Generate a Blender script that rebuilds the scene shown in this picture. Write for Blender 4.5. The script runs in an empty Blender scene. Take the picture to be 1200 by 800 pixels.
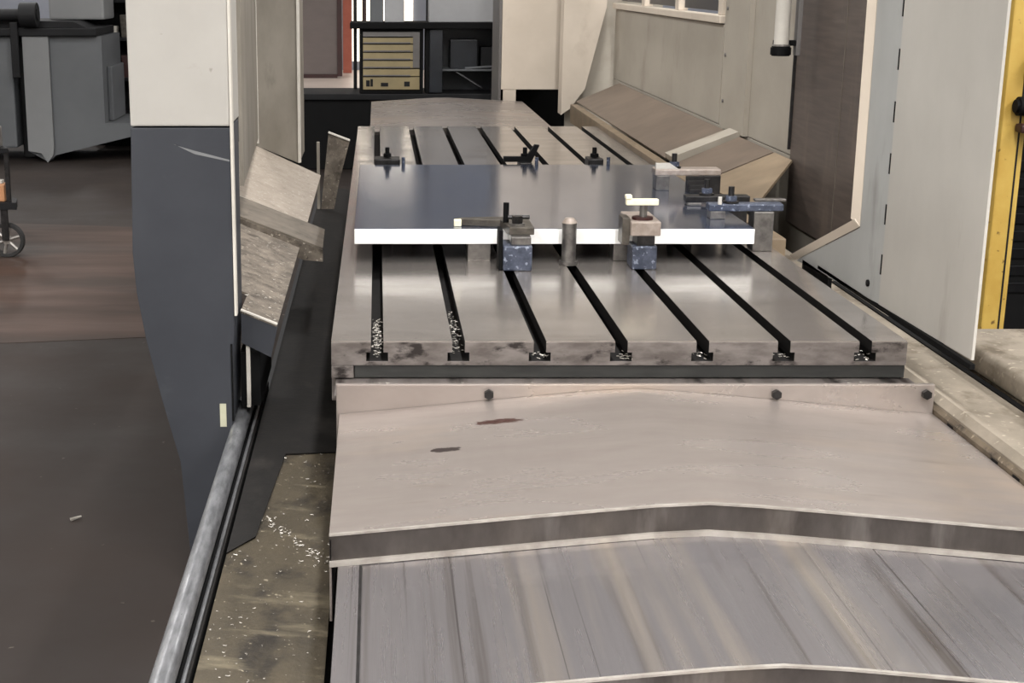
import bpy, bmesh, math, random
from mathutils import Vector, Matrix
random.seed(7)
S = bpy.context.scene
COL = S.collection

# ------------------------------------------------------------------ camera
cam_d = bpy.data.cameras.new('camera')
cam = bpy.data.objects.new('camera', cam_d)
COL.objects.link(cam)
cam.location = (0, 0, 1.56)
cam.rotation_euler = (math.radians(90) - math.atan(429 / 1700), 0, 0)
cam_d.sensor_width = 36
cam_d.lens = 36 * 1700 / 1200
cam_d.shift_x = 158 / 1200
cam_d.clip_end = 200
S.camera = cam

# ------------------------------------------------------------------ world, lamps, exposure
W = bpy.data.worlds.new('hall_air')
S.world = W
W.use_nodes = True
W.node_tree.nodes['Background'].inputs[0].default_value = (1.0, .97, .93, 1)
W.node_tree.nodes['Background'].inputs[1].default_value = .12
S.view_settings.view_transform = 'Standard'
S.view_settings.look = 'None'
S.view_settings.gamma = 1
S.view_settings.use_curve_mapping = False
S.view_settings.exposure = 0.0
LAMP_W = 300
LAMPS = [(x, y) for y in (-5.7, -3.0, -0.3, 5.6) for x in (-4.6, 0.9, 6.0)] + [(x, y) for y in (13.5, 20.5) for x in (-5.6, 5.8)]  # unseen lamp rows, added and spaced to light the camera-facing sides
CEIL = 7.2

# ------------------------------------------------------------------ materials
def rgb(r, g, b):
    f = lambda v: K * (((v / 255 + .055) / 1.055) ** 2.4 if v > 10 else v / 255 / 12.92)
    return (f(r), f(g), f(b), 1)

MATS = {}
K = .74       # painted and bare surfaces are all a little darker than their picture values
def mat(name, c1, c2=None, scale=(4, 4, 4), detail=6, lo=.35, hi=.65, rough=.5, rvar=0, metal=0, spec=.5,
        bump=0, bscale=None, specks=None, blotch=None, emit=None):
    m = bpy.data.materials.new(name)
    m.use_nodes = True
    nt = m.node_tree
    N, L = nt.nodes, nt.links
    b = N['Principled BSDF']
    b.inputs['Roughness'].default_value = rough
    b.inputs['Metallic'].default_value = metal
    b.inputs['Specular IOR Level'].default_value = spec
    b.inputs['Base Color'].default_value = rgb(*c1)
    MATS[name] = m
    if emit:
        b.inputs['Emission Color'].default_value = rgb(*c1)
        b.inputs['Emission Strength'].default_value = emit
    if not c2:
        return m
    geo = N.new('ShaderNodeNewGeometry')
    def noise(sc, det=6, rg=.6):
        mp = N.new('ShaderNodeMapping')
        mp.inputs['Scale'].default_value = sc
        L.new(geo.outputs['Position'], mp.inputs[0])
        n = N.new('ShaderNodeTexNoise')
        n.inputs['Scale'].default_value = 1
        n.inputs['Detail'].default_value = det
        n.inputs['Roughness'].default_value = rg
        L.new(mp.outputs[0], n.inputs['Vector'])
        return n.outputs['Fac']
    def ramp(fac, a, z):
        r = N.new('ShaderNodeMapRange')
        r.inputs[1].default_value, r.inputs[2].default_value = a, z
        L.new(fac, r.inputs[0])
        return r.outputs[0]
    def mix(fac, a, bcol):
        x = N.new('ShaderNodeMix')
        x.data_type = 'RGBA'
        L.new(fac, x.inputs[0])
        if hasattr(a, 'node'): L.new(a, x.inputs[6])
        else: x.inputs[6].default_value = a
        if hasattr(bcol, 'node'): L.new(bcol, x.inputs[7])
        else: x.inputs[7].default_value = bcol
        return x.outputs[2]
    n0 = noise(scale, detail)
    col = mix(ramp(n0, lo, hi), rgb(*c1), rgb(*c2))
    for (c, sc, a, z) in (blotch or []):
        col = mix(ramp(noise(sc, 5), a, z), col, rgb(*c))
    for (c, sc, a, z) in (specks or []):
        col = mix(ramp(noise(sc, 2, .5), a, z), col, rgb(*c))
    L.new(col, b.inputs['Base Color'])
    if rvar:
        r = N.new('ShaderNodeMapRange')
        r.inputs[1].default_value, r.inputs[2].default_value = .3, .7
        r.inputs[3].default_value, r.inputs[4].default_value = max(.02, rough - rvar), rough + rvar
        L.new(n0, r.inputs[0])
        L.new(r.outputs[0], b.inputs['Roughness'])
    if bump:
        bp = N.new('ShaderNodeBump')
        bp.inputs['Strength'].default_value = bump
        bp.inputs['Distance'].default_value = .004
        L.new(noise(bscale or scale, 6), bp.inputs['Height'])
        L.new(bp.outputs[0], b.inputs['Normal'])
    return m

def stain(m, c, centre, size, wob=18, sharp=.25):
    """an oil or rust mark with its own outline at a fixed place on the sheet"""
    nt = m.node_tree
    N, L = nt.nodes, nt.links
    b = N['Principled BSDF']
    old = b.inputs['Base Color'].links[0].from_socket
    geo = N.new('ShaderNodeNewGeometry')
    mp = N.new('ShaderNodeMapping')
    mp.vector_type = 'POINT'
    mp.inputs['Location'].default_value = [-centre[i] / size[i] for i in range(3)]
    mp.inputs['Scale'].default_value = [1 / s for s in size]
    L.new(geo.outputs['Position'], mp.inputs[0])
    ln = N.new('ShaderNodeVectorMath')
    ln.operation = 'LENGTH'
    L.new(mp.outputs[0], ln.inputs[0])
    nz = N.new('ShaderNodeTexNoise')
    nz.inputs['Scale'].default_value = wob
    nz.inputs['Detail'].default_value = 4
    L.new(geo.outputs['Position'], nz.inputs['Vector'])
    ad = N.new('ShaderNodeMath')
    ad.operation = 'MULTIPLY_ADD'
    L.new(nz.outputs['Fac'], ad.inputs[0])
    ad.inputs[1].default_value = 1.6
    L.new(ln.outputs['Value'], ad.inputs[2])
    r = N.new('ShaderNodeMapRange')
    r.inputs[1].default_value, r.inputs[2].default_value = 1.5, 1.5 + sharp
    r.inputs[3].default_value, r.inputs[4].default_value = 1, 0
    L.new(ad.outputs[0], r.inputs[0])
    x = N.new('ShaderNodeMix')
    x.data_type = 'RGBA'
    L.new(r.outputs[0], x.inputs[0])
    L.new(old, x.inputs[6])
    x.inputs[7].default_value = rgb(*c)
    L.new(x.outputs[2], b.inputs['Base Color'])

mat('floor', (47, 40, 37), (54, 46, 42), (1.5, 1.5, 1.5), rough=.7, rvar=.1, spec=.2,
    specks=[((95, 88, 82), (28, 28, 28), .73, .78)], blotch=[((46, 40, 37), (.5, .8, 1), .45, .7)])
mat('reddish_floor', (80, 61, 52), (64, 51, 45), (.7, 3, 1), rough=.65, rvar=.1, spec=.2, blotch=[((56, 48, 44), (.6, 2.2, 1), .5, .7)])
mat('lit_floor', (215, 200, 190), (200, 184, 174), (1, 1, 1), rough=.4)
K = 1.0
mat('far_wall', (128, 132, 142), (118, 122, 132), (.4, .4, .4), rough=.9)
mat('hall_wall', (205, 203, 199), (196, 194, 190), (.4, .4, .4), rough=.9)
mat('ceiling', (215, 212, 206), (205, 202, 196), (.4, .4, .4), rough=.9)
mat('housing', (190, 190, 188))
mat('tube', (255, 250, 242), emit=6)
mat('daylight', (255, 244, 226), emit=2.2)
K = .74
mat('table', (205, 197, 191), (184, 176, 170), (3, 9, 3), rough=.17, rvar=.05, metal=.75,
    blotch=[((160, 150, 143), (4, 6, 4), .58, .8)], specks=[((130, 122, 116), (60, 60, 60), .70, .76)], bump=.05, bscale=(200, 200, 200))
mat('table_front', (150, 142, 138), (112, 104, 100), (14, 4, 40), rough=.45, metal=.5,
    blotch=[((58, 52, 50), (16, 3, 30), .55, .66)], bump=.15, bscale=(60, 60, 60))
mat('slot_shade', (34, 31, 30), (24, 22, 21), (30, 30, 30), rough=.7, spec=.2)  # near-black colour standing in for shade inside the slots
mat('seal', (52, 52, 50), (38, 38, 37), (10, 10, 60), rough=.5)
mat('cover_smooth', (188, 178, 172), (170, 159, 153), (2.2, 7, 3), rough=.30, rvar=.07, metal=.6,
    blotch=[((200, 182, 166), (1.2, 4, 2), .52, .75)], specks=[((152, 138, 127), (5, 40, 9), .66, .85), ((225, 220, 212), (70, 70, 70), .77, .79)])
stain(MATS['cover_smooth'], (92, 58, 52), (.255, 2.90, .65), (.055, .018, .3), 60)
stain(MATS['cover_smooth'], (78, 68, 66), (.135, 2.75, .63), (.035, .016, .3), 90)
mat('cover_scored', (176, 172, 175), (146, 141, 142), (22, .6, 6), detail=8, lo=.25, hi=.75, rough=.27, rvar=.08, metal=.75,
    blotch=[((116, 108, 104), (28, .4, 4), .54, .72), ((200, 189, 178), (9, .3, 4), .53, .72)],
    specks=[((88, 82, 80), (100, .5, 8), .65, .72)], bump=.04, bscale=(160, 2, 10))
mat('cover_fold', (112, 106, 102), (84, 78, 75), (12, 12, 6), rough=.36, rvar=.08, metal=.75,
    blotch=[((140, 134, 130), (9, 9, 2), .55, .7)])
mat('lip', (204, 197, 189), (170, 162, 154), (20, 20, 20), rough=.35, metal=.4)
mat('plate_top', (152, 162, 186), (134, 144, 170), (5, 1.2, 3), rough=.14, rvar=.04, metal=.9, bump=.02, bscale=(30, 8, 30))
K = 1.0
mat('edge_glare', (252, 252, 250), (249, 249, 247), (8, 8, 8), rough=.5)
mat('cream', (250, 244, 218), (240, 232, 200), (30, 30, 30), rough=.5)
K = .74
mat('tool_blue', (92, 99, 118), (62, 68, 84), (40, 40, 40), rough=.4, metal=.3, specks=[((150, 158, 176), (90, 90, 90), .6, .66)])
mat('tool_grey', (150, 146, 142), (112, 108, 106), (30, 30, 30), rough=.32, metal=.7)
mat('tool_dark', (60, 58, 58), (38, 36, 36), (40, 40, 40), rough=.4, metal=.6)
mat('tool_tan', (190, 176, 166), (160, 146, 136), (40, 40, 40), rough=.45, metal=.3)
mat('brown_strap', (110, 104, 96), (78, 72, 66), (30, 30, 30), rough=.4, metal=.5)
mat('white_paint', (186, 182, 176), (178, 174, 168), (3, 3, 3), rough=.55, spec=.3, blotch=[((150, 144, 136), (5, 5, 7), .62, .76)],
    specks=[((120, 115, 108), (22, 22, 22), .72, .78)])
mat('blue_grey', (62, 64, 70), (54, 56, 62), (4, 4, 5), rough=.55, spec=.3, blotch=[((72, 74, 79), (8, 8, 8), .6, .75)])
mat('inner_grey', (150, 143, 132), (128, 121, 110), (6, 3, 3), rough=.5, spec=.4, blotch=[((104, 96, 86), (9, 9, 3), .56, .75)])
mat('band_grey', (118, 108, 96), (88, 80, 70), (12, 12, 12), rough=.6, blotch=[((66, 58, 50), (20, 20, 20), .56, .7)])
mat('edge_white', (222, 216, 206), (206, 200, 190), (9, 9, 9), rough=.5)
mat('dirty_plate', (134, 123, 110), (92, 83, 73), (16, 16, 16), rough=.55, metal=.2,
    blotch=[((70, 61, 52), (24, 24, 24), .52, .68)], specks=[((176, 166, 152), (75, 75, 75), .64, .72), ((62, 54, 46), (60, 60, 60), .66, .74)], bump=.4, bscale=(70, 70, 70))
mat('speckled_plate', (172, 160, 147), (150, 138, 125), (12, 12, 12), rough=.5, metal=.1,
    specks=[((200, 192, 180), (70, 70, 70), .62, .7), ((110, 96, 84), (48, 48, 48), .68, .74)], bump=.3, bscale=(70, 70, 70))
mat('tan_tray', (90, 80, 63), (62, 55, 43), (7, 4, 7), rough=.5, spec=.5, metal=.2, lo=.3, hi=.7,
    blotch=[((42, 36, 29), (12, 7, 10), .52, .66), ((122, 112, 92), (4, 14, 4), .58, .72)],
    specks=[((160, 150, 130), (60, 60, 60), .70, .75)], bump=.5, bscale=(40, 40, 40))
mat('dark_matte', (27, 24, 22), (17, 15, 14), (12, 12, 12), rough=.65, spec=.25, blotch=[((46, 42, 39), (9, 5, 9), .58, .74)], bump=.3, bscale=(40, 40, 40))
mat('black', (12, 12, 13), (7, 7, 8), (9, 9, 9), rough=.7, spec=.15)
mat('black_gloss', (26, 26, 28), (18, 18, 20), (9, 9, 9), rough=.3)
mat('rail', (150, 151, 154), (100, 101, 104), (60, 12, 60), rough=.35, rvar=.08, metal=.35)
mat('guard_grey', (198, 194, 187), (188, 184, 177), (3, 3, 2), rough=.55, spec=.3, blotch=[((158, 150, 140), (5, 5, 1.4), .6, .8)])
mat('guard_cool', (184, 185, 183), (172, 173, 171), (4, 4, 2), rough=.5, spec=.4, blotch=[((140, 139, 134), (7, 7, 2), .58, .75)])
mat('brown_guard', (112, 100, 92), (92, 82, 76), (4, 4, 60), rough=.45, metal=.2, blotch=[((128, 114, 102), (6, 6, 1.6), .55, .75)])
mat('beige', (226, 213, 197), (216, 203, 187), (3, 3, 3), rough=.6, spec=.3, blotch=[((200, 186, 170), (5, 5, 3), .6, .8)])
mat('beige_wall', (186, 178, 165), (175, 167, 154), (2, 2, 3), rough=.55, spec=.3, blotch=[((152, 141, 128), (3, 3, 2), .58, .8)])
mat('slope_brown', (128, 112, 98), (112, 98, 86), (5, 5, 5), rough=.5, metal=.15)
mat('slope_tan', (150, 131, 107), (128, 111, 90), (7, 7, 7), rough=.5)
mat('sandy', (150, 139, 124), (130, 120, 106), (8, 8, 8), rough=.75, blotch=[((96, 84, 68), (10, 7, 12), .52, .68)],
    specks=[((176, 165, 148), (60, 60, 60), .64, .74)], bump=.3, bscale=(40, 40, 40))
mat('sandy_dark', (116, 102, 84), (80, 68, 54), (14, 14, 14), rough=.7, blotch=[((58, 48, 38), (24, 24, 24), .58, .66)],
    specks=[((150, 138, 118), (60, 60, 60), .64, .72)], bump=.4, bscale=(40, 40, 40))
mat('yellow', (212, 178, 88), (198, 160, 70), (9, 9, 9), rough=.5, blotch=[((226, 196, 110), (20, 20, 6), .6, .7)], specks=[((120, 88, 36), (40, 40, 40), .68, .74)])
mat('bg_grey', (104, 106, 109), (94, 96, 99), (1, 1, 1), rough=.55, spec=.3)
mat('bg_grey_light', (134, 135, 136), (124, 125, 126), (1, 1, 1), rough=.5, spec=.3)
mat('bg_dark', (32, 32, 34), (23, 23, 25), (3, 3, 3), rough=.6, spec=.2)
mat('drawer_yellow', (158, 142, 104), (146, 131, 96), (6, 6, 6), rough=.5)
mat('cabinet_grey', (112, 108, 106), (104, 100, 98), (6, 6, 6), rough=.5)
mat('door_brown', (116, 105, 102), (106, 96, 93), (2, 2, 4), rough=.5)
mat('dark_red', (58, 20, 18), (48, 17, 15), (4, 4, 4), rough=.5)
mat('brick_red', (196, 112, 92), (182, 98, 78), (4, 4, 4), rough=.7)
mat('navy', (34, 38, 46), (22, 25, 31), (6, 6, 6), rough=.35)
mat('pale_box', (170, 170, 172), (160, 160, 162), (4, 4, 4), rough=.5)
mat('silver_chip', (196, 190, 180), (140, 134, 126), (50, 50, 50), rough=.35, metal=.3)
mat('tyre', (30, 29, 29), (40, 38, 38), (9, 9, 9), rough=.7)
mat('wheel_metal', (190, 184, 178), (150, 145, 140), (30, 30, 30), rough=.35, metal=.6)
mat('orange_bit', (206, 150, 108), (190, 134, 92), (9, 9, 9), rough=.6)
mat('sticker', (206, 204, 178), (196, 194, 168), (30, 30, 30), rough=.6)

# ------------------------------------------------------------------ mesh helpers (all in world coordinates)
def wpos(o):
    p = Vector(o.location)
    while o.parent:
        o = o.parent
        p += o.location
    return p

def link(name, bm, m, parent=None, smooth=False, origin=None):
    bmesh.ops.recalc_face_normals(bm, faces=bm.faces)
    if origin is None:
        if parent: origin = Vector((0, 0, 0)) + wpos(parent)
        else:
            xs = [v.co for v in bm.verts]
            lo = [min(c[i] for c in xs) for i in range(3)]
            hi = [max(c[i] for c in xs) for i in range(3)]
            origin = Vector(((lo[0] + hi[0]) / 2, (lo[1] + hi[1]) / 2, lo[2]))
    origin = Vector(origin)
    bmesh.ops.translate(bm, verts=bm.verts, vec=-origin)
    me = bpy.data.meshes.new(name)
    bm.to_mesh(me)
    bm.free()
    me.materials.append(MATS[m])
    if smooth:
        for p in me.polygons: p.use_smooth = True
        me.set_sharp_from_angle(angle=math.radians(40))
    o = bpy.data.objects.new(name, me)
    COL.objects.link(o)
    if parent:
        o.parent = parent
        o.location = origin - wpos(parent)
    else:
        o.location = origin
    return o

def tag(o, label, cat, group=None):
    o['label'] = label
    o['category'] = cat
    if group: o['group'] = group
    return o

def thing(name, label, cat, loc, group=None):
    o = bpy.data.objects.new(name, None)
    o.empty_display_size = .1
    COL.objects.link(o)
    o.location = loc
    return tag(o, label, cat, group)

def box(x0, x1, y0, y1, z0, z1, bev=.004, bm=None, seg=2):
    t = bmesh.new()
    bmesh.ops.create_cube(t, size=1)
    for v in t.verts:
        v.co = Vector(((x0 + x1) / 2 + v.co.x * (x1 - x0), (y0 + y1) / 2 + v.co.y * (y1 - y0), (z0 + z1) / 2 + v.co.z * (z1 - z0)))
    if bev:
        bmesh.ops.bevel(t, geom=t.edges[:], offset=min(bev, .3 * min(x1 - x0, y1 - y0, z1 - z0)), segments=seg, affect='EDGES', profile=.6)
    return merge(bm, t)

def merge(bm, t):
    if bm is None: return t
    me = bpy.data.meshes.new('tmp')
    t.to_mesh(me)
    bm.from_mesh(me)
    bpy.data.meshes.remove(me)
    t.free()
    return bm

def prism(poly, axis, a, b, bev=0, bm=None):
    """extrude a polygon; axis 'y': poly is (x,z); 'x': poly is (y,z); 'z': poly is (x,y)"""
    t = bmesh.new()
    def pt(p, h):
        return {'y': (p[0], h, p[1]), 'x': (h, p[0], p[1]), 'z': (p[0], p[1], h)}[axis]
    r0 = [t.verts.new(pt(p, a)) for p in poly]
    r1 = [t.verts.new(pt(p, b)) for p in poly]
    t.faces.new(r0)
    t.faces.new(r1[::-1])
    n = len(poly)
    for i in range(n):
        t.faces.new((r0[i], r0[(i + 1) % n], r1[(i + 1) % n], r1[i]))
    bmesh.ops.recalc_face_normals(t, faces=t.faces)
    if bev:
        bmesh.ops.bevel(t, geom=t.edges[:], offset=bev, segments=2, affect='EDGES', profile=.6)
    return merge(bm, t)

def sheet(p, th, bm=None):
    """planar-ish sheet from corner points given in order, thickness th along its normal"""
    p = [Vector(q) for q in p]
    n = (p[1] - p[0]).cross(p[2] - p[0]).normalized() * th
    t = bmesh.new()
    a = [t.verts.new(q) for q in p]
    b = [t.verts.new(q - n) for q in p]
    t.faces.new(a)
    t.faces.new(b[::-1])
    for i in range(len(p)):
        t.faces.new((a[i], b[i], b[(i + 1) % len(p)], a[(i + 1) % len(p)]))
    return merge(bm, t)

def tube(p, q, r, seg=16, r2=None, bm=None, bev=0):
    p, q = Vector(p), Vector(q)
    t = bmesh.new()
    d = q - p
    bmesh.ops.create_cone(t, cap_ends=True, segments=seg, radius1=r, radius2=r if r2 is None else r2, depth=d.length)
    if bev:
        ed = [e for e in t.edges if len(e.link_faces) == 2 and any(len(f.verts) > 4 for f in e.link_faces)]
        bmesh.ops.bevel(t, geom=ed, offset=bev, segments=2, affect='EDGES')
    bmesh.ops.transform(t, verts=t.verts, matrix=Matrix.Translation((p + q) / 2) @ d.to_track_quat('Z', 'Y').to_matrix().to_4x4())
    return merge(bm, t)

def struct(o, label=None):
    o['kind'] = 'structure'
    if label: o['label'] = label
    return o

# ------------------------------------------------------------------ the hall
X0, X1, Y0, Y1 = -8.0, 8.5, -7.0, 25.0
fl = struct(link('floor', box(X0, X1, Y0, Y1, -.1, 0, 0), 'floor'), 'dark brown workshop floor with scattered specks')
for nm, pts, m in (('reddish_band', [(X0, 5.75), (-1.6, 6.15), (-.5, 6.35), (-.5, 9.0), (X0, 10.2)], 'reddish_floor'),  # redder, paler band across the dark floor
                   ('lit_floor_field', [(X0, 20.4), (X1, 20.4), (X1, Y1), (X0, Y1)], 'lit_floor')):  # daylight glow near the doorway painted as pale floor colour
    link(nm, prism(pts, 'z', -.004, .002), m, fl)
wb = struct(link('wall_back', box(X0, X1, Y1, Y1 + .2, 0, CEIL, 0), 'far_wall'), 'blue grey hall wall far behind the machine')
link('upper_reflector', box(X0, X1, Y1 - .03, Y1 - .001, 4.9, CEIL, 0), 'hall_wall', wb)  # unseen pale band added to brighten what the table reflects
struct(link('wall_left', box(X0 - .2, X0, Y0, Y1, 0, CEIL, 0), 'hall_wall'), 'pale hall wall beyond the grey machine')
struct(link('wall_right', box(X1, X1 + .2, Y0, Y1, 0, CEIL, 0), 'hall_wall'), 'pale hall wall beyond the yellow post')
struct(link('wall_front', box(X0, X1, Y0 - .2, Y0, 0, CEIL, 0), 'hall_wall'), 'pale hall wall behind the viewer')
struct(link('ceiling', box(X0, X1, Y0, Y1, CEIL, CEIL + .2, 0), 'ceiling'), 'pale hall ceiling with added batten lamps')
for i, (lx, ly) in enumerate(LAMPS):
    t = thing('added_batten_lamp', 'long white batten lamp, unseen, added under the hall ceiling for light', 'lamp', (lx, ly, CEIL - .16), 'unseen batten lamps added under the ceiling')
    link('housing', box(lx - .2, lx + .2, ly - 1.2, ly + 1.2, CEIL - .1, CEIL - .001, .01), 'housing', t)
    for dx in (-.1, .1):
        link('tube', tube((lx + dx, ly - 1.15, CEIL - .13), (lx + dx, ly + 1.15, CEIL - .13), .02, 8), 'tube', t)
    ld = bpy.data.lights.new('added_batten_light', 'AREA')
    ld.shape = 'RECTANGLE'
    ld.size, ld.size_y = .4, 2.4
    ld.energy = LAMP_W
    ld.color = (1, .99, .975)
    lo = bpy.data.objects.new('added_batten_light', ld)
    COL.objects.link(lo)
    lo.parent = t
    lo.location = (0, 0, -.02)

# ------------------------------------------------------------------ machine bed and T-slot table
b = thing('machine_bed', 'heavy dark bed of the milling machine under table and chip trays', 'machine bed', (.55, 4.6, 0))
link('casting', box(-.34, 1.7, 1.0, 8.25, 0, .37, .02), 'bg_dark', b)
link('pedestal', box(-.08, 1.19, 3.24, 8.05, .372, .60, .01), 'bg_dark', b)

TX0, TX1, TY0, TY1, TZ = -.105, 1.211, 3.21, 8.07, .75
t = thing('slotted_table', 'long steel machine table with seven parallel T-slots', 'machine table', (.553, 5.6, .603))
prof = [(TX0, .693), (TX0, TZ)]
for i in range(7):
    c = .186 * i
    prof += [(c - .0145, TZ), (c - .0145, .724), (c - .025, .724), (c - .025, .703), (c + .025, .703), (c + .025, .724), (c + .0145, .724), (c + .0145, TZ)]
prof += [(TX1, TZ), (TX1, .693)]
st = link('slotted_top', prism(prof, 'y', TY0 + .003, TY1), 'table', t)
st.data.materials.append(MATS['slot_shade'])
for p in st.data.polygons:      # inside the slots: shade painted as near-black walls and floors
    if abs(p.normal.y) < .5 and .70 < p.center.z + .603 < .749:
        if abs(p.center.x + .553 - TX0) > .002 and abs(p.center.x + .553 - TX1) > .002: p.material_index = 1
# front face plates between the slots (darker, stained ground face)
xs = [TX0] + [.186 * i for i in range(7)] + [TX1]
for i in range(8):
    a = xs[i]
    z = xs[i + 1]
    l = a if i == 0 else a + .0145
    r = z if i == 7 else z - .0145
    pl = [(l, .7475), (r, .7475)]
    if i < 7: pl += [(r, .724), (z - .025, .724), (z - .025, .703), (z, .703), (z, .694)]
    else: pl += [(r, .694)]
    if i > 0: pl += [(a, .694), (a, .703), (a + .025, .703), (a + .025, .724), (l, .724)]
    else: pl += [(l, .694)]
    link('front_face', prism(pl, 'y', TY0, TY0 + .003), 'table_front', t)
link('table_body', box(TX0, TX1, TY0 + .02, TY1, .603, .6925, .003), 'table_front', t)
link('oil_seal', box(-.052, TX1, TY0 + .004, TY0 + .02, .663, .6925, .002), 'seal', t)
link('seal_end_block', box(TX0, -.054, TY0 + .001, TY0 + .02, .663, .6925, .002), 'table_front', t)

# ------------------------------------------------------------------ telescopic way covers
def roof(xl, xr, xm, ze, zr, th):
    top = []
    n = 14
    for i in range(n + 1):
        u = i / n
        x = xl + (xr - xl) * u
        d = abs(x - xm) / (xr - xm if x > xm else xm - xl)
        z = zr - (zr - ze) * math.sqrt(d * d + .006) + (zr - ze) * .05
        top.append((x, z))
    return top

def way_cover(label, y0, y1, xl, xr, xm, ze, zr, m, foldm, drop, skirt):
    root = thing('way_cover', label, 'way cover', ((xl + xr) / 2, (y0 + y1) / 2, ze - skirt), 'telescopic way covers')
    top = roof(xl, xr, xm, ze, zr, .004)
    th = .004
    low = [(x, z - th) for x, z in top]
    bm = prism(top + low[::-1], 'y', y0 + .004, y1)
    link('roof_sheet', bm, m, root, smooth=True)
    for sx in (xl, xr - .004):
        link('side_skirt', box(sx, sx + .004, y0, y1, ze - skirt, ze - .006, .001), m, root)
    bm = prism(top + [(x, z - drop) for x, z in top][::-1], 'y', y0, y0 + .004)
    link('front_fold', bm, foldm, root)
    l0 = [(x, z - drop + .006) for x, z in top]
    bm = prism(l0 + [(x, z - drop - .003) for x, z in top][::-1], 'y', y0 - .008, y0)
    link('wiper_lip', bm, 'lip', root)
    l1 = [(x, z + .0008) for x, z in top]
    link('hem', prism(l1 + [(x, z - .003) for x, z in top][::-1], 'y', y0 - .003, y0 + .0035), 'lip', root)
    return root

c1 = way_cover('smooth way cover with a dark red smear, fixed to the slotted table end', 2.35, 3.06, -.083, 1.224, .562, .62, .683, 'cover_smooth', 'cover_fold', .055, .16)
link('end_plate', box(-.09, 1.2245, 3.062, 3.075, .45, .690, .002), 'cover_smooth', c1)
link('end_plate_rim', box(-.095, 1.2245, 3.077, 3.222, .654, .660, .001), 'table_front', c1)
for bx_ in (.245, .876, 1.205):
    link('bolt', tube((bx_, 3.061, .669), (bx_, 3.05, .669), .011, 6), 'tool_dark', c1)
c2 = way_cover('steel way cover scored with long grooves, below the smooth cover', 1.86, 2.42, -.068, 1.208, .568, .562, .625, 'cover_scored', 'cover_fold', .055, .14)
link('edge_strip', prism([(-.067, .5665), (-.031, .5700), (-.031, .5725), (-.067, .5690)], 'y', 1.87, 2.335), 'cover_scored', c2)
link('edge_groove', prism([(-.031, .5700), (-.026, .5705), (-.026, .5716), (-.031, .5711)], 'y', 1.87, 2.335), 'tool_dark', c2)
c3 = way_cover('lowest scored way cover tucked under the grooved one', 1.3, 1.93, -.053, 1.19, .568, .504, .567, 'cover_scored', 'cover_fold', .05, .13)
c4 = way_cover('small roof shaped way cover behind the far end of the slotted table', 8.1, 10.1, -.04, 1.0, .45, .715, .745, 'cover_smooth', 'cover_fold', .05, .3)

# ------------------------------------------------------------------ left side: trays, rail
o = tag(link('chip_tray', sheet([(-.306, 1.0, .42), (-.09, 1.0, .40), (-.09, 3.78, .40), (-.306, 3.7, .42)], .02), 'tan_tray'), 'tan oily chip tray beside the way covers', 'tray')
o = tag(link('dark_strip', sheet([(-.306, 2.75, .424), (-.255, 2.85, .4195), (-.225, 3.4, .417), (-.1, 3.45, .405), (-.1, 8.0, .405), (-.306, 8.0, .424)], .003), 'dark_matte'), 'black oily strip over the dark part of the trough beside the slotted table', 'rubber belt')  # strip shaped to the dark region of the tray
r = thing('guide_rail', 'long silver guide rail with a black channel beside the chip tray', 'rail', (-.345, 2.6, .372))
bm = tube((-.35, .9, .445), (-.35, 4.02, .445), .021, 20)
link('rail_bar', bm, 'rail', r, smooth=True)
link('channel', box(-.372, -.312, .9, 4.02, .372, .418, .003), 'black', r)
link('channel_lip', box(-.3175, -.312, .9, 4.02, .418, .428, .001), 'dark_matte', r)
# black cable run inside the channel
link('cable', tube((-.3215, .9, .425), (-.3215, 4.0, .425), .0045, 8), 'rail', r, smooth=True)

# ------------------------------------------------------------------ left gantry column
YC = 3.5
g = thing('gantry_column', 'tall white gantry column with slate blue lower panel and tapered foot', 'machine column', (-.47, YC + .1, .1))
link('upper_panel', box(-.592, -.354, YC, YC + .24, 1.209, 2.7, .004), 'white_paint', g)
low = [(-.592, 1.205), (-.354, 1.205), (-.355, .70), (-.362, .60), (-.366, .38), (-.39, .20), (-.40, .0), (-.475, .0), (-.50, .36), (-.54, .52), (-.575, .68), (-.594, .80), (-.60, .90)]
link('lower_panel', prism(low, 'y', YC + .002, YC + .22, .002), 'blue_grey', g)
link('scratch', prism([(-.485, 1.163), (-.44, 1.150), (-.356, 1.128), (-.356, 1.124), (-.44, 1.142), (-.49, 1.166)], 'y', YC + .0015, YC + .0022), 'bg_grey_light', g)
link('edge_trim', box(-.3535, -.347, YC - .001, YC + .03, .742, 2.7, .001), 'edge_white', g)
link('sticker', box(-.396, -.380, YC - .0005, YC + .0018, .455, .515, 0), 'sticker', g)
link('slit', box(-.3655, -.3605, YC - .0005, YC + .0018, .47, .67, 0), 'black', g)
link('dark_block', box(-.352, -.30, 3.60, 3.98, .48, .625, .003), 'black', g)  # black box added to fill the dark region below the guard flange
link('foot_strut', box(-.335, -.325, 3.585, 3.599, .48, .655, .001), 'edge_white', g)
# inner flared wall and the rear post
link('inner_wall', sheet([(-.356, 3.75, 1.03), (-.356, 3.75, 2.7), (-.535, 6.42, 2.7), (-.535, 6.42, .86)], .01), 'inner_grey', g)
rp = link('rear_post', prism([(-.535, .83), (-.345, .752), (-.345, 2.7), (-.535, 2.7)], 'y', 6.43, 6.9), 'inner_grey', g)
link('post_trim', box(-.350, -.337, 6.42, 6.45, .755, 2.7, .002), 'edge_white', g)
link('post_seam', box(-.530, -.522, 6.422, 6.43, .84, 2.7, .001), 'edge_white', g)

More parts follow.
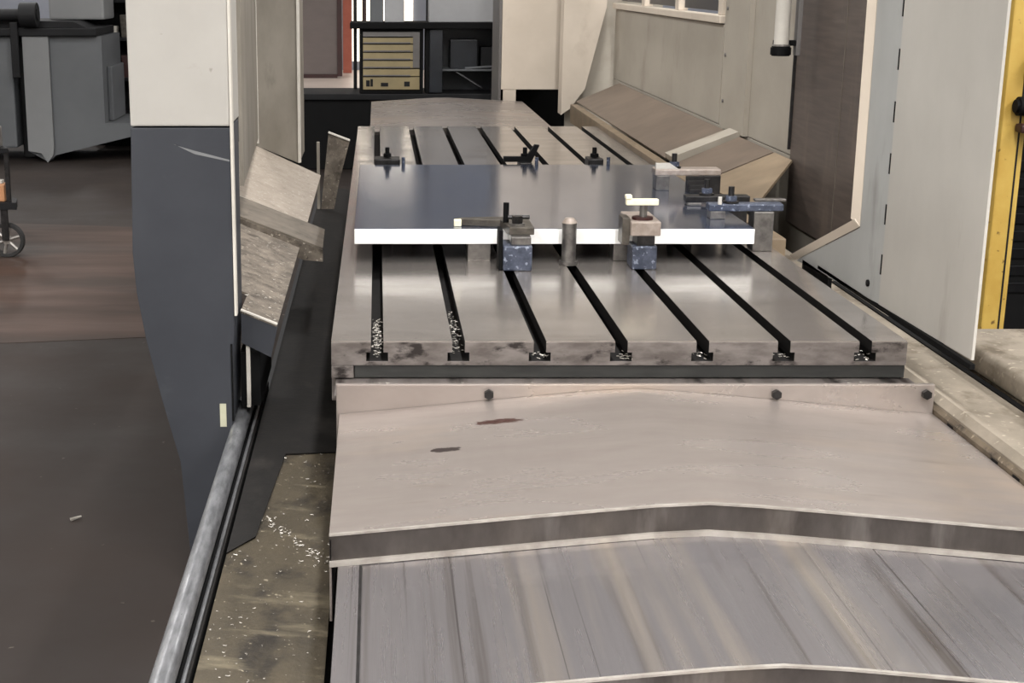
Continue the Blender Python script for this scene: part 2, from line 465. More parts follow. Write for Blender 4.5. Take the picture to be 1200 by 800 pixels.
def guard(name, label, x_in, z_in, y0, y1, x_out, m, flange, fm, slope=.41, extra=None):
    root = thing(name, label, 'chip guard', ((x_in + x_out) / 2, (y0 + y1) / 2, z_in - flange), 'chip guards')
    zo = z_in + abs(x_out - x_in) * slope
    s = 1 if x_out < x_in else -1
    pts = [(x_in, y0, z_in), (x_in, y1, z_in), (x_out, y1, zo), (x_out, y0, zo)]
    if extra:       # notched round the column
        nx, ny = extra
        nz = z_in + abs(nx - x_in) * slope
        pts = [(x_in, y0, z_in), (x_in, y1, z_in), (x_out, y1, zo), (x_out, ny, zo), (nx, ny, nz), (nx, y0, nz)]
    link('sloped_sheet', sheet(pts, .006), m, root)
    if extra: x_out, zo = nx, nz
    link('front_flange', prism([(x_in, z_in - .006), (x_out, zo - .006), (x_out, zo - flange), (x_in - s * .018, z_in - flange)], 'y', y0 + .001, y0 + .006), fm, root)
    link('front_hem', sheet([(x_in, y0 - .002, z_in + .003), (x_in, y0 + .010, z_in + .003), (x_out, y0 + .010, zo + .003), (x_out, y0 - .002, zo + .003)][::s], .004), 'edge_white', root)
    return root, zo

guard('chip_guard', 'sloped dirty chip guard with slate front flange beneath the white column', -.253, .70, 3.58, 4.66, -.56, 'dirty_plate', .085, 'blue_grey', extra=(-.345, 3.78))
root, _ = guard('chip_guard', 'sloped pale speckled chip guard below the grey inner post', -.25, .70, 5.06, 6.42, -.60, 'speckled_plate', .04, 'dirty_plate', .46)
# raised band between the two sheets
rb = thing('chip_guard', 'dark raised chip guard band between dirty and speckled guard', 'chip guard', (-.36, 4.86, .66), 'chip guards')
link('band_top', sheet([(-.178, 4.68, .695), (-.184, 5.04, .695), (-.60, 5.04, .86), (-.60, 4.68, .86)], .006), 'band_grey', rb)
link('band_front', prism([(-.178, .688), (-.60, .853), (-.60, .80), (-.24, .655), (-.178, .650)], 'y', 4.675, 4.682), 'dirty_plate', rb)
ct = thing('corner_guard', 'small tan upright guard plate by the far table corner', 'chip guard', (-.21, 7.2, .4255))
link('upright_plate', prism([(-.24, .808), (-.135, .768), (-.19, .56), (-.215, .426), (-.28, .426), (-.272, .511)], 'y', 7.2, 7.212), 'dirty_plate', ct)
link('plate_hem', prism([(-.24, .812), (-.134, .772), (-.136, .765), (-.242, .805)], 'y', 7.19, 7.214), 'edge_white', ct)
link('stay', box(-.30, -.285, 7.2, 7.22, .4255, .76, .002), 'inner_grey', ct)

# ------------------------------------------------------------------ right side: guards
gp = thing('side_guard', 'large pale grey guard panel standing along the right edge of the slotted table', 'machine guard', (1.27, 3.4, .66))
pan = [(2.95, .775), (3.53, .765), (3.53, 2.6), (2.95, 2.6)]
link('outer_panel', prism(pan, 'x', 1.25, 1.256), 'guard_grey', gp)
pan2 = [(3.534, .765), (4.26, .735), (3.72, .925), (3.745, 2.6), (3.534, 2.6)]
link('inner_panel', prism(pan2, 'x', 1.252, 1.262), 'guard_cool', gp)
for i in range(11):      # dashes of the open seam between the two panels
    z = .84 + i * .125
    link('seam_gap', box(1.2488, 1.2505, 3.5315, 3.537, z, z + .05, 0), 'black', gp)
link('bent_lip', sheet([(1.252, 4.275, .732), (1.252, 3.722, .928), (1.240, 3.735, .945), (1.240, 4.30, .742)], .006), 'beige', gp)
link('upright_lip', sheet([(1.252, 3.722, .928), (1.252, 3.75, 2.6), (1.238, 3.78, 2.6), (1.236, 3.750, .945)], .006), 'beige', gp)
for z in (1.02, 1.16, 1.30, 1.44):
    link('lip_slot', box(1.2515, 1.2525, 3.735, 3.7415, z, z + .05, 0), 'black', gp)
link('gap_shade_strip', box(1.252, 1.264, 2.96, 4.05, .751, .763, .001), 'black', gp)  # black strip painted in for the shaded gap under the panel
link('dark_foot_block', box(1.252, 1.264, 3.95, 4.2, .662, .7505, .001), 'black', gp)  # black block filling the dark corner below the panel
link('screw', tube((1.252, 3.62, .80), (1.247, 3.62, .80), .009, 8), 'black', gp)

lg = thing('bed_ledge', 'sandy dirty ledge of the bed along the right side of the way covers', 'ledge', (1.3, 3.2, .372))
link('ledge_top', prism([(1.2335, .60), (1.2335, .645), (1.248, .66), (1.386, .66), (1.386, .60)], 'y', 2.2, 8.2), 'sandy', lg)
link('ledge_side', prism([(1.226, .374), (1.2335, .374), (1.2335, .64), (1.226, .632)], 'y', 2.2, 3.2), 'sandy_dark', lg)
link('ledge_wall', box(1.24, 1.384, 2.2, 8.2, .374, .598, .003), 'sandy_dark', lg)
for y in (2.62, 2.72, 2.95):
    link('chip_lump', box(1.2248, 1.2275, y, y + .03, .60, .628, .003), 'black', lg)
link('groove_shade_line', box(1.372, 1.386, 2.2, 4.3, .6602, .664, .001), 'black', lg)  # black strip standing in for the shadow gap at the block foot
bk = thing('cover_block', 'smooth sandy rounded block at the foot of the yellow post', 'machine cover', (1.55, 3.0, .662))
link('block_body', box(1.389, 1.95, 2.35, 3.46, .662, .722, .02, seg=3), 'sandy', bk, smooth=True)
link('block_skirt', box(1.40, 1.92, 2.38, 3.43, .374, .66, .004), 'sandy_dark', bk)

def rguard(label, y0, y1, m, xi=1.262, zi=.785, xo=1.532, zo=.898):
    return tag(link('chip_guard', sheet([(xi, y0, zi), (xo, y0, zo), (xo, y1, zo), (xi, y1, zi)], .008), m), label, 'chip guard', 'chip guards')
rguard('brown grey sloped chip guard beside the far half of the slotted table', 6.36, 9.3, 'slope_brown')
rguard('brown sloped chip guard between the pale rib and the tan guard', 5.62, 6.16, 'slope_brown')
tag(link('chip_guard', sheet([(1.262, 4.86, .785), (1.532, 5.36, .898), (1.532, 5.60, .898), (1.262, 5.60, .785)], .008), 'slope_tan'), 'tan sloped chip guard next to the dark brown steel sheet', 'chip guard', 'chip guards')
tag(link('guard_rib', sheet([(1.255, 6.18, .81), (1.532, 6.18, .917), (1.532, 6.34, .917), (1.255, 6.34, .81)], .03), 'beige_wall'), 'pale raised rib across the sloped brown chip guards', 'guard rib')
tag(link('guard_sill', box(1.213, 1.258, 4.4, 9.2, .662, .775, .004), 'slope_tan'), 'narrow tan sill between slotted table and sloped guards', 'sill')

rw = thing('machine_enclosure', 'beige sheet metal enclosure wall along the far right of the table', 'machine enclosure', (1.6, 7.2, .372))
link('lower_wall', box(1.556, 1.60, 4.42, 9.7, .374, .90, .002), 'beige_wall', rw)
link('long_panel', box(1.556, 1.59, 6.66, 9.7, .903, 1.345, .003), 'beige_wall', rw)
link('panel_rail', box(1.535, 1.60, 6.66, 9.7, 1.35, 1.385, .004), 'beige', rw)
for i in range(3):
    y = 6.72 + i * .98
    link('window_pane', box(1.57, 1.58, y + .05, y + .88, 1.40, 2.0, .001), 'navy', rw)
    link('window_post', box(1.55, 1.60, y - .045, y + .045, 1.386, 2.1, .003), 'beige', rw)
link('corner_post', prism([(1.535, 6.12), (1.60, 6.12), (1.60, 6.64), (1.556, 6.64), (1.556, 6.56), (1.535, 6.53)], 'z', .903, 2.4), 'beige_wall', rw)
link('near_panel', box(1.556, 1.59, 5.42, 6.118, .903, 2.4, .003), 'beige_wall', rw)
for z in (1.02, 1.22, 1.42):
    link('rivet', tube((1.534, 6.5, z), (1.529, 6.5, z), .008, 8), 'cabinet_grey', rw)
eg = thing('end_guard', 'pale beige slanted end panel closing the far side of the enclosure', 'machine guard', (1.45, 9.82, 0))
link('back_sheet', box(1.27, 1.9, 9.9, 9.92, 0, 2.2, 0), 'beige_wall', eg)
link('end_panel', prism([(1.222, .66), (1.28, .70), (1.375, .83), (1.50, 1.36), (1.52, 2.2), (1.222, 2.2)], 'y', 9.72, 9.899), 'beige', eg)
bw = thing('steel_sheet', 'dark brown grey steel sheet behind the pale guard panel', 'machine guard', (1.56, 4.85, .66))
link('wall_sheet', box(1.54, 1.555, 4.42, 5.4195, .662, 2.4, .002), 'brown_guard', bw)
link('wall_seam', box(1.5385, 1.5395, 4.86, 4.866, .662, 2.4, 0), 'band_grey', bw)
link('rear_edge', box(1.53, 1.555, 5.4205, 5.43, .93, 2.4, .002), 'tool_dark', bw)

lp = thing('work_lamp', 'white tube work lamp with black socket hanging before the enclosure', 'lamp', (1.43, 5.2, 1.28))
link('tube_cover', tube((1.42, 5.2, 1.325), (1.42, 5.2, 2.2), .026, 16), 'edge_white', lp, smooth=True)
link('socket', tube((1.42, 5.2, 1.285), (1.42, 5.2, 1.318), .036, 16, bev=.004), 'black', lp, smooth=True)
link('socket_collar', tube((1.42, 5.2, 1.3185), (1.42, 5.2, 1.3245), .030, 16), 'wheel_metal', lp)
link('socket_neck', box(1.40, 1.49, 5.205, 5.24, 1.319, 1.338, .003), 'black', lp)
link('bracket', box(1.474, 1.490, 5.20, 5.24, 1.285, 2.2, .003), 'cabinet_grey', lp)
link('wall_arm', box(1.490, 1.534, 5.21, 5.23, 2.0, 2.04, .003), 'cabinet_grey', lp)

yp = thing('safety_post', 'yellow steel safety post with black locking handles', 'post', (1.82, 4.22, 0))
link('post', box(1.79, 1.858, 4.18, 4.26, 0, 2.5, .006), 'yellow', yp)
link('groove_shade_line', box(1.838, 1.843, 4.1785, 4.18, .5, 2.4, 0), 'bg_dark', yp)
link('handle', tube((1.81, 4.155, 1.20), (2.02, 4.155, 1.195), .027, 16, bev=.008), 'black', yp, smooth=True)
link('handle_mount', box(1.835, 1.90, 4.14, 4.179, 1.275, 1.33, .005), 'black', yp)
link('handle_stem', tube((1.855, 4.165, 1.05), (1.855, 4.165, 1.36), .005, 8), 'black', yp)
link('handle_base', box(1.825, 1.91, 4.13, 4.179, 1.125, 1.15, .008), 'dark_red', yp)
bc = thing('switch_cabinet', 'black louvred switch cabinet behind the yellow post', 'cabinet', (2.3, 5.2, 0))
link('cabinet_body', box(1.76, 2.7, 4.9, 5.4, 0, 2.4, .01), 'black', bc)
for i in range(22):
    link('louvre', sheet([(1.88, 4.892, .5 + i * .06), (2.62, 4.892, .5 + i * .06), (2.62, 4.875, .535 + i * .06), (1.88, 4.875, .535 + i * .06)], .004), 'bg_dark', bc)

# ------------------------------------------------------------------ workpiece plate, risers, clamps
PZ0, PZ1, PY0, PY1, PX0, PX1 = .801, .846, 4.168, 5.64, -.067, 1.098
pt = thing('workpiece_plate', 'wide polished steel plate with bright white front edge on risers', 'steel plate', (.515, 4.9, PZ0))
link('plate_body', box(PX0, PX1, PY0, PY1, PZ0, PZ1, .002), 'plate_top', pt)
link('front_edge', box(PX0 + .001, PX1 - .001, PY0 - .003, PY0 - .0003, PZ0 + .001, PZ1 - .001, .0005), 'edge_glare', pt)  # bright reflection on the steel edge painted as near-white
k = 0
for (x, y, w, d) in ((.265, PY0 + .004, .066, .08), (.69, PY0 + .004, .042, .08), (.93, 4.5, .06, .1), (.05, 4.55, .06, .1), (.08, 5.4, .08, .1), (.5, 5.4, .08, .1), (.96, 5.4, .08, .1)):
    k += 1
    riser = link('riser_block', box(x, x + w, y, y + d, TZ + .0002, PZ0 - .0004, .002), 'tool_grey' if k < 3 else 'tool_dark')
    lab = ('wide grey riser block under the white plate edge near blue clamp' if k == 1 else
           'narrow grey riser block under plate edge beside the cream-capped clamp' if k == 2 else
           'dark riser block deep under the polished plate')
    tag(riser, lab, 'riser block', 'riser blocks under the plate')

def nut(p, r, h, m, parent, name='nut'):
    return link(name, tube(p, (p[0], p[1], p[2] + h), r, 6, bev=.001), m, parent)

# blue screw clamp with pointed brown strap
c = thing('strap_clamp', 'blue clamp block with pointed brown strap reaching over the plate', 'clamp', (.395, 4.06, TZ), 'clamps around the plate')
link('base_block', box(.355, .437, 4.02, 4.13, TZ + .0005, .822, .005), 'tool_blue', c)
link('riser', box(.378, .434, 4.03, 4.13, .8222, .846, .003), 'tool_grey', c)
link('side_key', box(.343, .3545, 4.03, 4.10, TZ + .0005, .865, .002), 'black', c)
link('strap', prism([(.232, 4.225), (.25, 4.24), (.42, 4.26), (.445, 4.20), (.445, 4.06), (.375, 4.06), (.36, 4.19)], 'z', .8465, .868, .002), 'brown_strap', c)
link('strap_tip', box(.225, .247, 4.205, 4.224, .8465, .866, .002), 'cream', c)
link('washer', tube((.40, 4.10, .868), (.40, 4.10, .874), .022, 16), 'tool_grey', c)
nut((.40, 4.10, .874), .017, .02, 'tool_dark', c)
link('stud', tube((.372, 4.15, .866), (.372, 4.15, .925), .0085, 10), 'black', c)
link('cross_pin', tube((.375, 4.12, .888), (.437, 4.12, .888), .006, 8), 'tool_dark', c)
# screw jack
c = thing('screw_jack', 'upright grey cylindrical screw jack in front of the white plate edge', 'screw jack', (.552, 4.118, TZ), 'clamps around the plate')
link('base_ring', tube((.552, 4.118, TZ + .0005), (.552, 4.118, .762), .027, 20), 'tool_grey', c, smooth=True)
link('cylinder', tube((.552, 4.118, .762), (.552, 4.118, .872), .021, 20), 'tool_grey', c, smooth=True)
link('head', tube((.552, 4.118, .872), (.552, 4.118, .886), .023, 20, r2=.013), 'tool_tan', c, smooth=True)
# cream capped clamp
c = thing('strap_clamp', 'tall clamp with cream T-handle over tan block and blue foot', 'clamp', (.755, 4.09, TZ), 'clamps around the plate')
link('foot', box(.722, .792, 4.04, 4.13, TZ + .0005, .818, .005), 'tool_blue', c)
link('block', box(.715, .80, 4.04, 4.235, .8465, .887, .004), 'tool_tan', c)
link('neck_block', box(.735, .785, 4.045, 4.125, .818, .8463, .002), 'tool_dark', c)
link('washer', tube((.755, 4.09, .887), (.755, 4.09, .894), .03, 16), 'dark_red', c)
link('stem', tube((.757, 4.09, .894), (.757, 4.09, .928), .011, 12), 'tool_grey', c)
link('handle', box(.706, .798, 4.078, 4.102, .928, .945, .003), 'cream', c)
link('handle_knob', box(.704, .722, 4.076, 4.104, .945, .957, .003), 'cream', c)
link('lug', box(.694, .716, 4.06, 4.13, .818, .895, .003), 'brown_strap', c)

# strap clamps along the right edge of the plate
def right_clamp(label, y, xa, xb, zt, m, hx, blockm, w=.05, zb=None):
    c = thing('strap_clamp', label, 'clamp', (hx, y, TZ), 'clamps around the plate')
    link('heel_block', box(hx - .03, hx + .03, y - .035, y + .035, TZ + .0005, zt - .022, .003), blockm, c)
    link('strap', box(xa, xb, y - w / 2, y + w / 2, zt - .0218, zt, .004), m, c)
    sx = xa + .07
    link('pressure_pad', box(xa + .005, xa + .05, y - w / 2, y + w / 2, PZ1 + .0005, zt - .022, .002), 'tool_grey', c)
    link('washer', tube((sx, y, zt), (sx, y, zt + .006), .024, 16), 'tool_dark', c)
    nut((sx, y, zt + .006), .018, .016, 'tool_blue', c)
    link('stud', tube((sx, y, zt + .02), (sx, y, zt + .05), .009, 10), 'tool_dark', c)
    return c
c = right_clamp('blue strap clamp with pale heel post beside the plate corner', 4.36, 1.0, 1.225, .892, 'tool_blue', 1.165, 'tool_grey')
link('strap_tongue', box(1.15, 1.245, 4.385, 4.41, .892, .90, .002), 'tool_grey', c)
link('pale_pin', tube((1.03, 4.33, .892), (1.03, 4.33, .915), .006, 8), 'edge_white', c)
c = right_clamp('pale strap clamp on dark stepped block along the plate side', 4.98, .95, 1.175, .918, 'tool_tan', 1.145, 'tool_dark', .07)
link('white_wedge', prism([(.952, .9185), (1.03, .9185), (1.0, .938), (.952, .938)], 'y', 4.95, 4.965), 'edge_white', c)
for i in range(4):
    link('step', box(1.055, 1.112, 4.93 - i * .02, 4.948 - i * .02, .8466, .895 - i * .012, .001), 'tool_dark', c)
c = right_clamp('dark low strap clamp between the blue and the pale one', 4.62, .985, 1.19, .878, 'tool_dark', 1.15, 'tool_dark', .045)

# black clamps on the far edge of the plate
for (x, w, lab, hook) in ((-.01, .10, 'flat black stop block behind the far left of polished plate', 0), (.56, .05, 'black hooked stop behind the middle of polished plate', 1),
                    (.83, .06, 'square black stop block behind polished plate near the enclosure', 0)):
    c = thing('stop_block', lab, 'stop block', (x + w / 2, 5.8, TZ), 'stops behind the plate')
    link('block', box(x, x + w, 5.70, 5.80, TZ + .0005, .86 if not hook else .845, .004), 'tool_dark', c)
    link('stud', tube((x + w / 2, 5.75, .845), (x + w / 2, 5.75, .90), .009, 10), 'black', c)
    nut((x + w / 2, 5.75, .862), .018, .014, 'black', c)
    if hook:
        link('hook', prism([(x - .06, .845), (x + w, .845), (x + w + .03, .91), (x + w + .012, .912), (x + w - .02, .865), (x - .06, .865)], 'y', 5.73, 5.76), 'black', c)
    link('pin', tube((x + w + .012, 5.66, TZ + .001), (x + w + .012, 5.66, .872), .007, 8), 'tool_blue', c)

# ------------------------------------------------------------------ behind the table
bb = thing('workbench', 'long black workbench carrying the tool chest', 'workbench', (.2, 12.25, 0))
link('bench_body', box(-.95, 1.15, 12.0, 12.6, 0, .57, .01), 'black', bb)
link('bench_top', box(-.97, 1.17, 11.97, 12.62, .572, .622, .006), 'bg_dark', bb)
ch = thing('tool_chest', 'tool chest with olive yellow drawers on the black workbench', 'tool chest', (.115, 12.2, .624))
link('case', box(-.145, .375, 12.0, 12.45, .624, 1.14, .006), 'black', ch)
for i, (z0, z1) in enumerate(((.655, .755), (.762, .82), (.827, .885), (.892, .95), (.957, 1.015), (1.022, 1.07), (1.077, 1.115))):
    d = link('drawer', box(-.115, .345, 11.985, 11.999, z0, z1, .003), 'drawer_yellow' if i < 6 else 'cabinet_grey', ch)
    if i: link('grip', box(-.11, .27, 11.972, 11.985, z0 + .002, z0 + .012, .001), 'cabinet_grey', d)
    else:
        for (x, w, h) in ((-.09, .03, .05), (-.055, .02, .06), (.03, .06, .03), (.22, .045, .04)):
            link('dark_mark', box(x, x + w, 11.982, 11.985, .68, .68 + h, 0), 'bg_dark', d)
link('side_strip', box(.29, .344, 11.98, 11.984, .83, 1.11, .001), 'cabinet_grey', ch)
sh = thing('wall_shelf', 'black steel shelf over the tool chest', 'shelf', (.15, 12.2, 1.141))
link('board', box(-.22, 1.06, 11.95, 12.45, 1.1415, 1.19, .004), 'black', sh)
for x in (-.2, .41, 1.02):
    link('upright', box(x, x + .03, 12.455, 12.485, .624, 2.1, .003), 'bg_dark', sh)
ec = thing('equipment_cabinet', 'dark navy equipment cabinet beside the tool chest', 'cabinet', (.72, 12.2, .624))
link('back_panel', box(.40, 1.05, 12.40, 12.44, .624, 1.138, .002), 'navy', ec)
for x in (.395, 1.03):
    link('side_panel', box(x, x + .03, 12.0, 12.40, .624, 1.138, .003), 'black', ec)
link('door_leaf', box(.427, .53, 11.985, 12.0, .63, 1.13, .003), 'navy', ec)
link('inner_shelf', box(.43, 1.025, 12.05, 12.38, .80, .815, .002), 'bg_grey', ec)
link('control_unit', box(.60, .82, 12.1, 12.3, .816, 1.05, .006), 'navy', ec)
link('meter_box', box(.85, 1.0, 12.1, 12.3, .816, .99, .006), 'bg_dark', ec)
link('cable', tube((.63, 12.08, .80), (.86, 12.05, .66), .012, 8), 'black_gloss', ec)
link('cable', tube((.72, 12.08, .82), (1.0, 12.05, .84), .010, 8), 'bg_grey', ec)
for (nm, lab, x0, x1, z1, m, d) in (('storage_box', 'small grey white box standing on the black shelf', .06, .22, 1.45, 'pale_box', .2),
                                    ('storage_box', 'slim blue grey box standing on the black shelf', -.06, .05, 1.42, 'bg_grey', .2),
                                    ('storage_box', 'wide pale grey box standing on the black shelf above the navy cabinet', .42, .98, 1.52, 'pale_box', .3)):
    r_ = thing(nm, lab, 'box', ((x0 + x1) / 2, 12.2, 1.191), 'boxes on the black shelf')
    link('carton', box(x0, x1, 12.05, 12.05 + d, 1.191, z1 - .03, .006), m, r_)
    link('lid', box(x0 - .006, x1 + .006, 12.04, 12.06 + d, z1 - .029, z1, .006), m, r_)

mc = thing('machine_cover', 'tall beige sheet metal cover with black opening behind the table', 'machine cover', (1.05, 10.3, 0))
link('front_panel', box(.86, 1.262, 10.2, 10.23, .79, 2.2, .004), 'beige', mc)
link('leg_panel', box(.875, .965, 10.2, 10.23, 0, .788, .004), 'beige', mc)
link('side_panel', box(.84, .859, 10.2, 10.8, 0, 2.2, .003), 'cabinet_grey', mc)
link('inner_back', box(.86, 1.5, 10.78, 10.8, 0, 2.2, 0), 'black', mc)
link('inner_roof', box(.97, 1.25, 10.232, 10.78, .80, .82, 0), 'black', mc)

# far door, red pillar, bright opening
d = thing('door_1', 'brown grey door leaf with dark red frame', 'door', (-.9, 23.0, 0))
del d['category']
d['kind'] = 'structure'
link('door_leaf', box(-1.5, -.62, 23.0, 23.06, .06, 2.3, .004), 'door_brown', d)
link('door_frame', box(-.62, -.545, 22.97, 23.08, .03, 2.4, .004), 'dark_red', d)
link('threshold', box(-1.5, -.62, 22.97, 23.06, .003, .058, .004), 'dark_red', d)
tag(link('pillar', box(-.56, -.42, 24.2, 24.4, 0, 4.5, .01), 'brick_red'), 'red painted pillar beside the bright doorway', 'pillar')
w = struct(link('window_1', box(-.42, .6, 24.95, 24.998, .15, 3.2, .002), 'daylight'), 'bright daylight doorway at the far end of the hall')
tag(link('door_jamb', box(-.235, -.17, 23.2, 23.35, 0, 3.2, .006), 'dark_red'), 'dark red jamb standing before the bright doorway', 'jamb')

# ------------------------------------------------------------------ left background
lm = thing('lathe', 'large dark grey machine tool across the aisle', 'machine tool', (-2.9, 13.0, 0))
link('bed_casting', prism([(-2.99, .09), (-2.83, .0), (-2.76, .06), (-2.1, .22), (-1.8, .24), (-1.8, .33), (-2.33, .33), (-2.33, 1.06), (-2.99, 1.06)], 'y', 12.5, 13.4), 'bg_grey', lm)
link('corner_casting', prism([(-2.99, .10), (-2.88, .08), (-2.83, .0), (-2.78, .06), (-2.77, .12), (-2.77, 1.06), (-2.99, 1.06)], 'y', 12.46, 12.499), 'bg_grey_light', lm)
link('head_casting', box(-3.9, -3.09, 12.5, 13.4, .12, 1.06, .02), 'bg_grey', lm)
link('slideway', box(-3.9, -2.36, 12.44, 13.3, 1.063, 1.13, .01), 'bg_dark', lm)
link('saddle', prism([(-3.4, 1.132), (-2.45, 1.132), (-2.56, 1.18), (-3.4, 1.20)], 'y', 12.5, 13.2), 'bg_dark', lm)
link('headstock', box(-2.85, -2.37, 12.9, 13.4, 1.185, 2.0, .02), 'bg_grey_light', lm)
link('back_panel', box(-2.33, -2.285, 12.7, 13.3, .335, .80, .01), 'bg_grey', lm)
link('lead_screw', tube((-3.9, 12.42, 1.24), (-2.83, 12.42, 1.24), .05, 14), 'bg_dark', lm, smooth=True)
link('chuck', tube((-2.98, 12.42, 1.24), (-2.84, 12.42, 1.24), .10, 18), 'bg_dark', lm, smooth=True)
link('hand_lever', box(-3.075, -3.01, 12.40, 12.435, .72, 1.18, .01), 'bg_dark', lm)
link('recess', box(-3.088, -2.992, 12.7, 13.3, .02, 1.06, .004), 'bg_dark', lm)
rk = thing('tool_rack', 'dark open tool rack beside the grey machine tool', 'rack', (-2.0, 13.6, 0))
link('rack_back', box(-2.70, -1.70, 13.75, 13.8, .0, 2.0, .005), 'black', rk)
for z in (.30, .62, .98, 1.32):
    link('rack_shelf', box(-2.70, -1.70, 13.45, 13.748, z, z + .03, .003), 'bg_dark', rk)
for (x, z, h, m) in ((-2.47, .651, .16, 'bg_dark'), (-2.33, .651, .2, 'dark_red'), (-2.47, 1.011, .10, 'edge_white'), (-2.33, 1.011, .2, 'brown_strap'), (-2.47, 1.351, .22, 'sandy'), (-2.33, 1.351, .16, 'tool_tan')):
    tag(link('parts_bin', prism([(x, z), (x + .09, z), (x + .1, z + h), (x - .01, z + h)], 'y', 13.5, 13.62, .003), m), 'small %s parts bin on the dark tool rack' % {'bg_dark': 'black', 'dark_red': 'dark red', 'edge_white': 'white', 'brown_strap': 'brown', 'sandy': 'sandy', 'tool_tan': 'tan'}[m], 'bin', 'bins on the tool rack')

tr = thing('trolley', 'small wheeled trolley with cluttered frame beside the grey machine', 'trolley', (-2.35, 8.4, 0))
def wheel(x, y, r, w):
    bm = bmesh.new()
    n = 24
    prof = [(r - .022, -w / 2), (r - .004, -w / 2), (r, -w / 4), (r, w / 4), (r - .004, w / 2), (r - .022, w / 2)]
    rings = []
    for i in range(n):
        a = 2 * math.pi * i / n
        rings.append([bm.verts.new((x + math.cos(a) * p[0], y + p[1], r + math.sin(a) * p[0])) for p in prof])
    for i in range(n):
        A, B = rings[i], rings[(i + 1) % n]
        for j in range(len(prof)):
            k = (j + 1) % len(prof)
            bm.faces.new((A[j], A[k], B[k], B[j]))
    wh = link('wheel', bm, 'tyre', tr, smooth=True)
    link('hub', tube((x, y - w / 2 - .004, r), (x, y + w / 2, r), .022, 12), 'wheel_metal', wh)
    for i in range(6):
        a = i * math.pi / 3 + .3
        link('spoke', tube((x + .02 * math.cos(a), y - .01, r + .02 * math.sin(a)), (x + (r - .02) * math.cos(a), y - .01, r + (r - .02) * math.sin(a)), .010, 8), 'wheel_metal', wh)
for (x, y) in ((-2.105, 8.15), (-2.55, 8.15), (-2.42, 8.65), (-2.60, 8.65)):
    wheel(x, y, .10, .04)
link('axle_fork', box(-2.125, -2.085, 8.11, 8.125, .10, .28, .003), 'tool_dark', tr)
link('deck', prism([(-2.62, 8.10), (-2.03, 8.10), (-2.06, 8.25), (-2.36, 8.70), (-2.62, 8.70)], 'z', .28, .32), 'bg_dark', tr)
for (x, y) in ((-2.09, 8.12), (-2.60, 8.12), (-2.44, 8.64), (-2.60, 8.64)):
    link('upright', box(x, x + .025, y, y + .025, .32, .62, .003), 'tool_dark', tr)
link('tray', prism([(-2.62, 8.10), (-2.06, 8.10), (-2.12, 8.25), (-2.40, 8.70), (-2.62, 8.70)], 'z', .60, .625), 'bg_dark', tr)
for (nm, lab, cat, x0, x1, z0, z1, m) in (('parts_carton', 'small orange carton on the trolley deck', 'carton', -2.20, -2.10, .3205, .42, 'orange_bit'),
                                     ('oil_can', 'slim grey can on the trolley top', 'can', -2.17, -2.115, .6255, .74, 'wheel_metal'),
                                     ('hand_tool', 'dark tool lying on the trolley deck', 'tool', -2.30, -2.22, .3205, .38, 'tool_grey')):
    c = thing(nm, lab, cat, ((x0 + x1) / 2, 8.16, z0))
    link('body', box(x0, x1, 8.13, 8.22, z0, z1, .008), m, c)
    link('cap', box(x0 + .015, x1 - .015, 8.15, 8.20, z1 + .0003, z1 + .02, .004), 'edge_white', c)

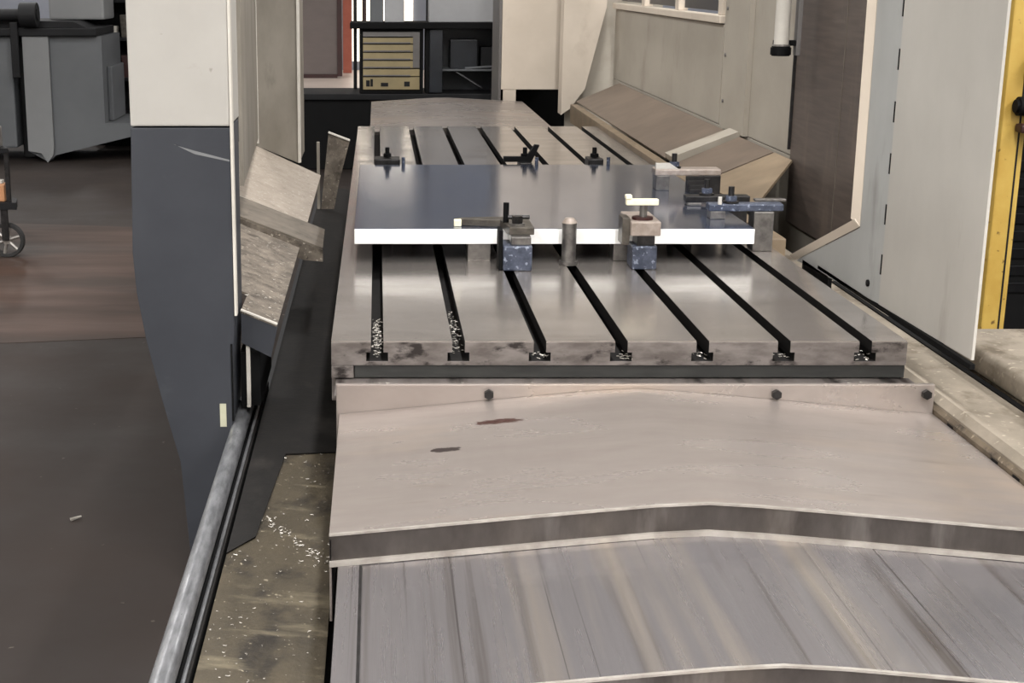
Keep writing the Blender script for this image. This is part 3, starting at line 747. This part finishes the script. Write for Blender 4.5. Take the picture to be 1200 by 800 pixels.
# ------------------------------------------------------------------ swarf: chips nobody could count
def chips(name, label, spots, m='silver_chip'):
    bm = bmesh.new()
    for (x, y, z, s) in spots:
        n = random.choice((3, 4, 5))
        a0 = random.random() * 6.28
        rad = s * random.uniform(.6, 1.6)
        pts = []
        for i in range(n):
            a = a0 + i * random.uniform(.5, .9)
            pts.append((x + rad * math.cos(a), y + rad * math.sin(a), z + .0012 + random.random() * s * .5))
        w = s * .45
        for i in range(n - 1):
            p, q = pts[i], pts[i + 1]
            v = [bm.verts.new(p), bm.verts.new(q), bm.verts.new((q[0] * 1, q[1] + w, q[2] + w * .5)), bm.verts.new((p[0], p[1] + w, p[2] + w * .5))]
            bm.faces.new(v)
    o = link(name, bm, m)
    o['kind'] = 'stuff'
    o['label'] = label
    o['category'] = 'metal chips'
    return o
sp = []
trayz = lambda x: .42 - (x + .306) / .216 * .02
for _ in range(260):
    y = random.uniform(1.4, 3.45)
    x = random.uniform(-.30, -.095)
    sp.append((x, y, trayz(x), random.choice((.0015, .002, .002, .004))))
for _ in range(90):     # drifts
    u = random.random()
    x = -.26 + .16 * u + random.gauss(0, .006)
    sp.append((x, 2.98 - .24 * u + random.gauss(0, .02), trayz(x), .004))
for _ in range(70):
    x = random.uniform(-.3, -.22)
    sp.append((x, 2.2 + random.gauss(0, .35), trayz(x), .003))
chips('swarf', 'pale metal swarf scattered over the tan chip tray', sp)
sp = []
for _ in range(170):
    sp.append((random.gauss(0, .006), random.uniform(3.22, 3.5), 0.704 + random.random() * .035, .0032))
for _ in range(90):
    sp.append((.186 + random.gauss(0, .006), random.uniform(3.22, 3.62), 0.704 + random.random() * .03, .0032))
for _ in range(50):
    sp.append((.186 * random.choice((2, 3, 4, 5, 6)) + random.gauss(0, .014), random.uniform(3.2, 3.26), .704 + random.random() * .01, .005))
chips('swarf', 'pale swarf lying in the slot ends of the table', sp)
sp = []
for _ in range(60):
    sp.append((random.choice((-.04, .01, .19, .35, 1.08, 1.1)) + random.gauss(0, .008), 3.15 + random.gauss(0, .012), .6605, .004))
chips('swarf', 'few bright chips on the rim below the table front', sp)
sp = []
for _ in range(150):
    x = random.uniform(-.50, -.26)
    y = random.choice((random.uniform(3.6, 4.64), random.uniform(5.08, 6.38)))
    z = .70 + (-.253 - x) * (.41 if y < 4.7 else .46)
    sp.append((x, y, z + .002, random.choice((.002, .003, .005))))
chips('swarf', 'pale swarf stuck on the sloped guards beneath the column', sp)
s = tag(link('metal_shaving', tube((-.905, 4.02, .0035), (-.875, 4.035, .009), .006, 6, r2=.003), 'silver_chip'), 'curl of bright shaving lying on the dark floor', 'shaving')
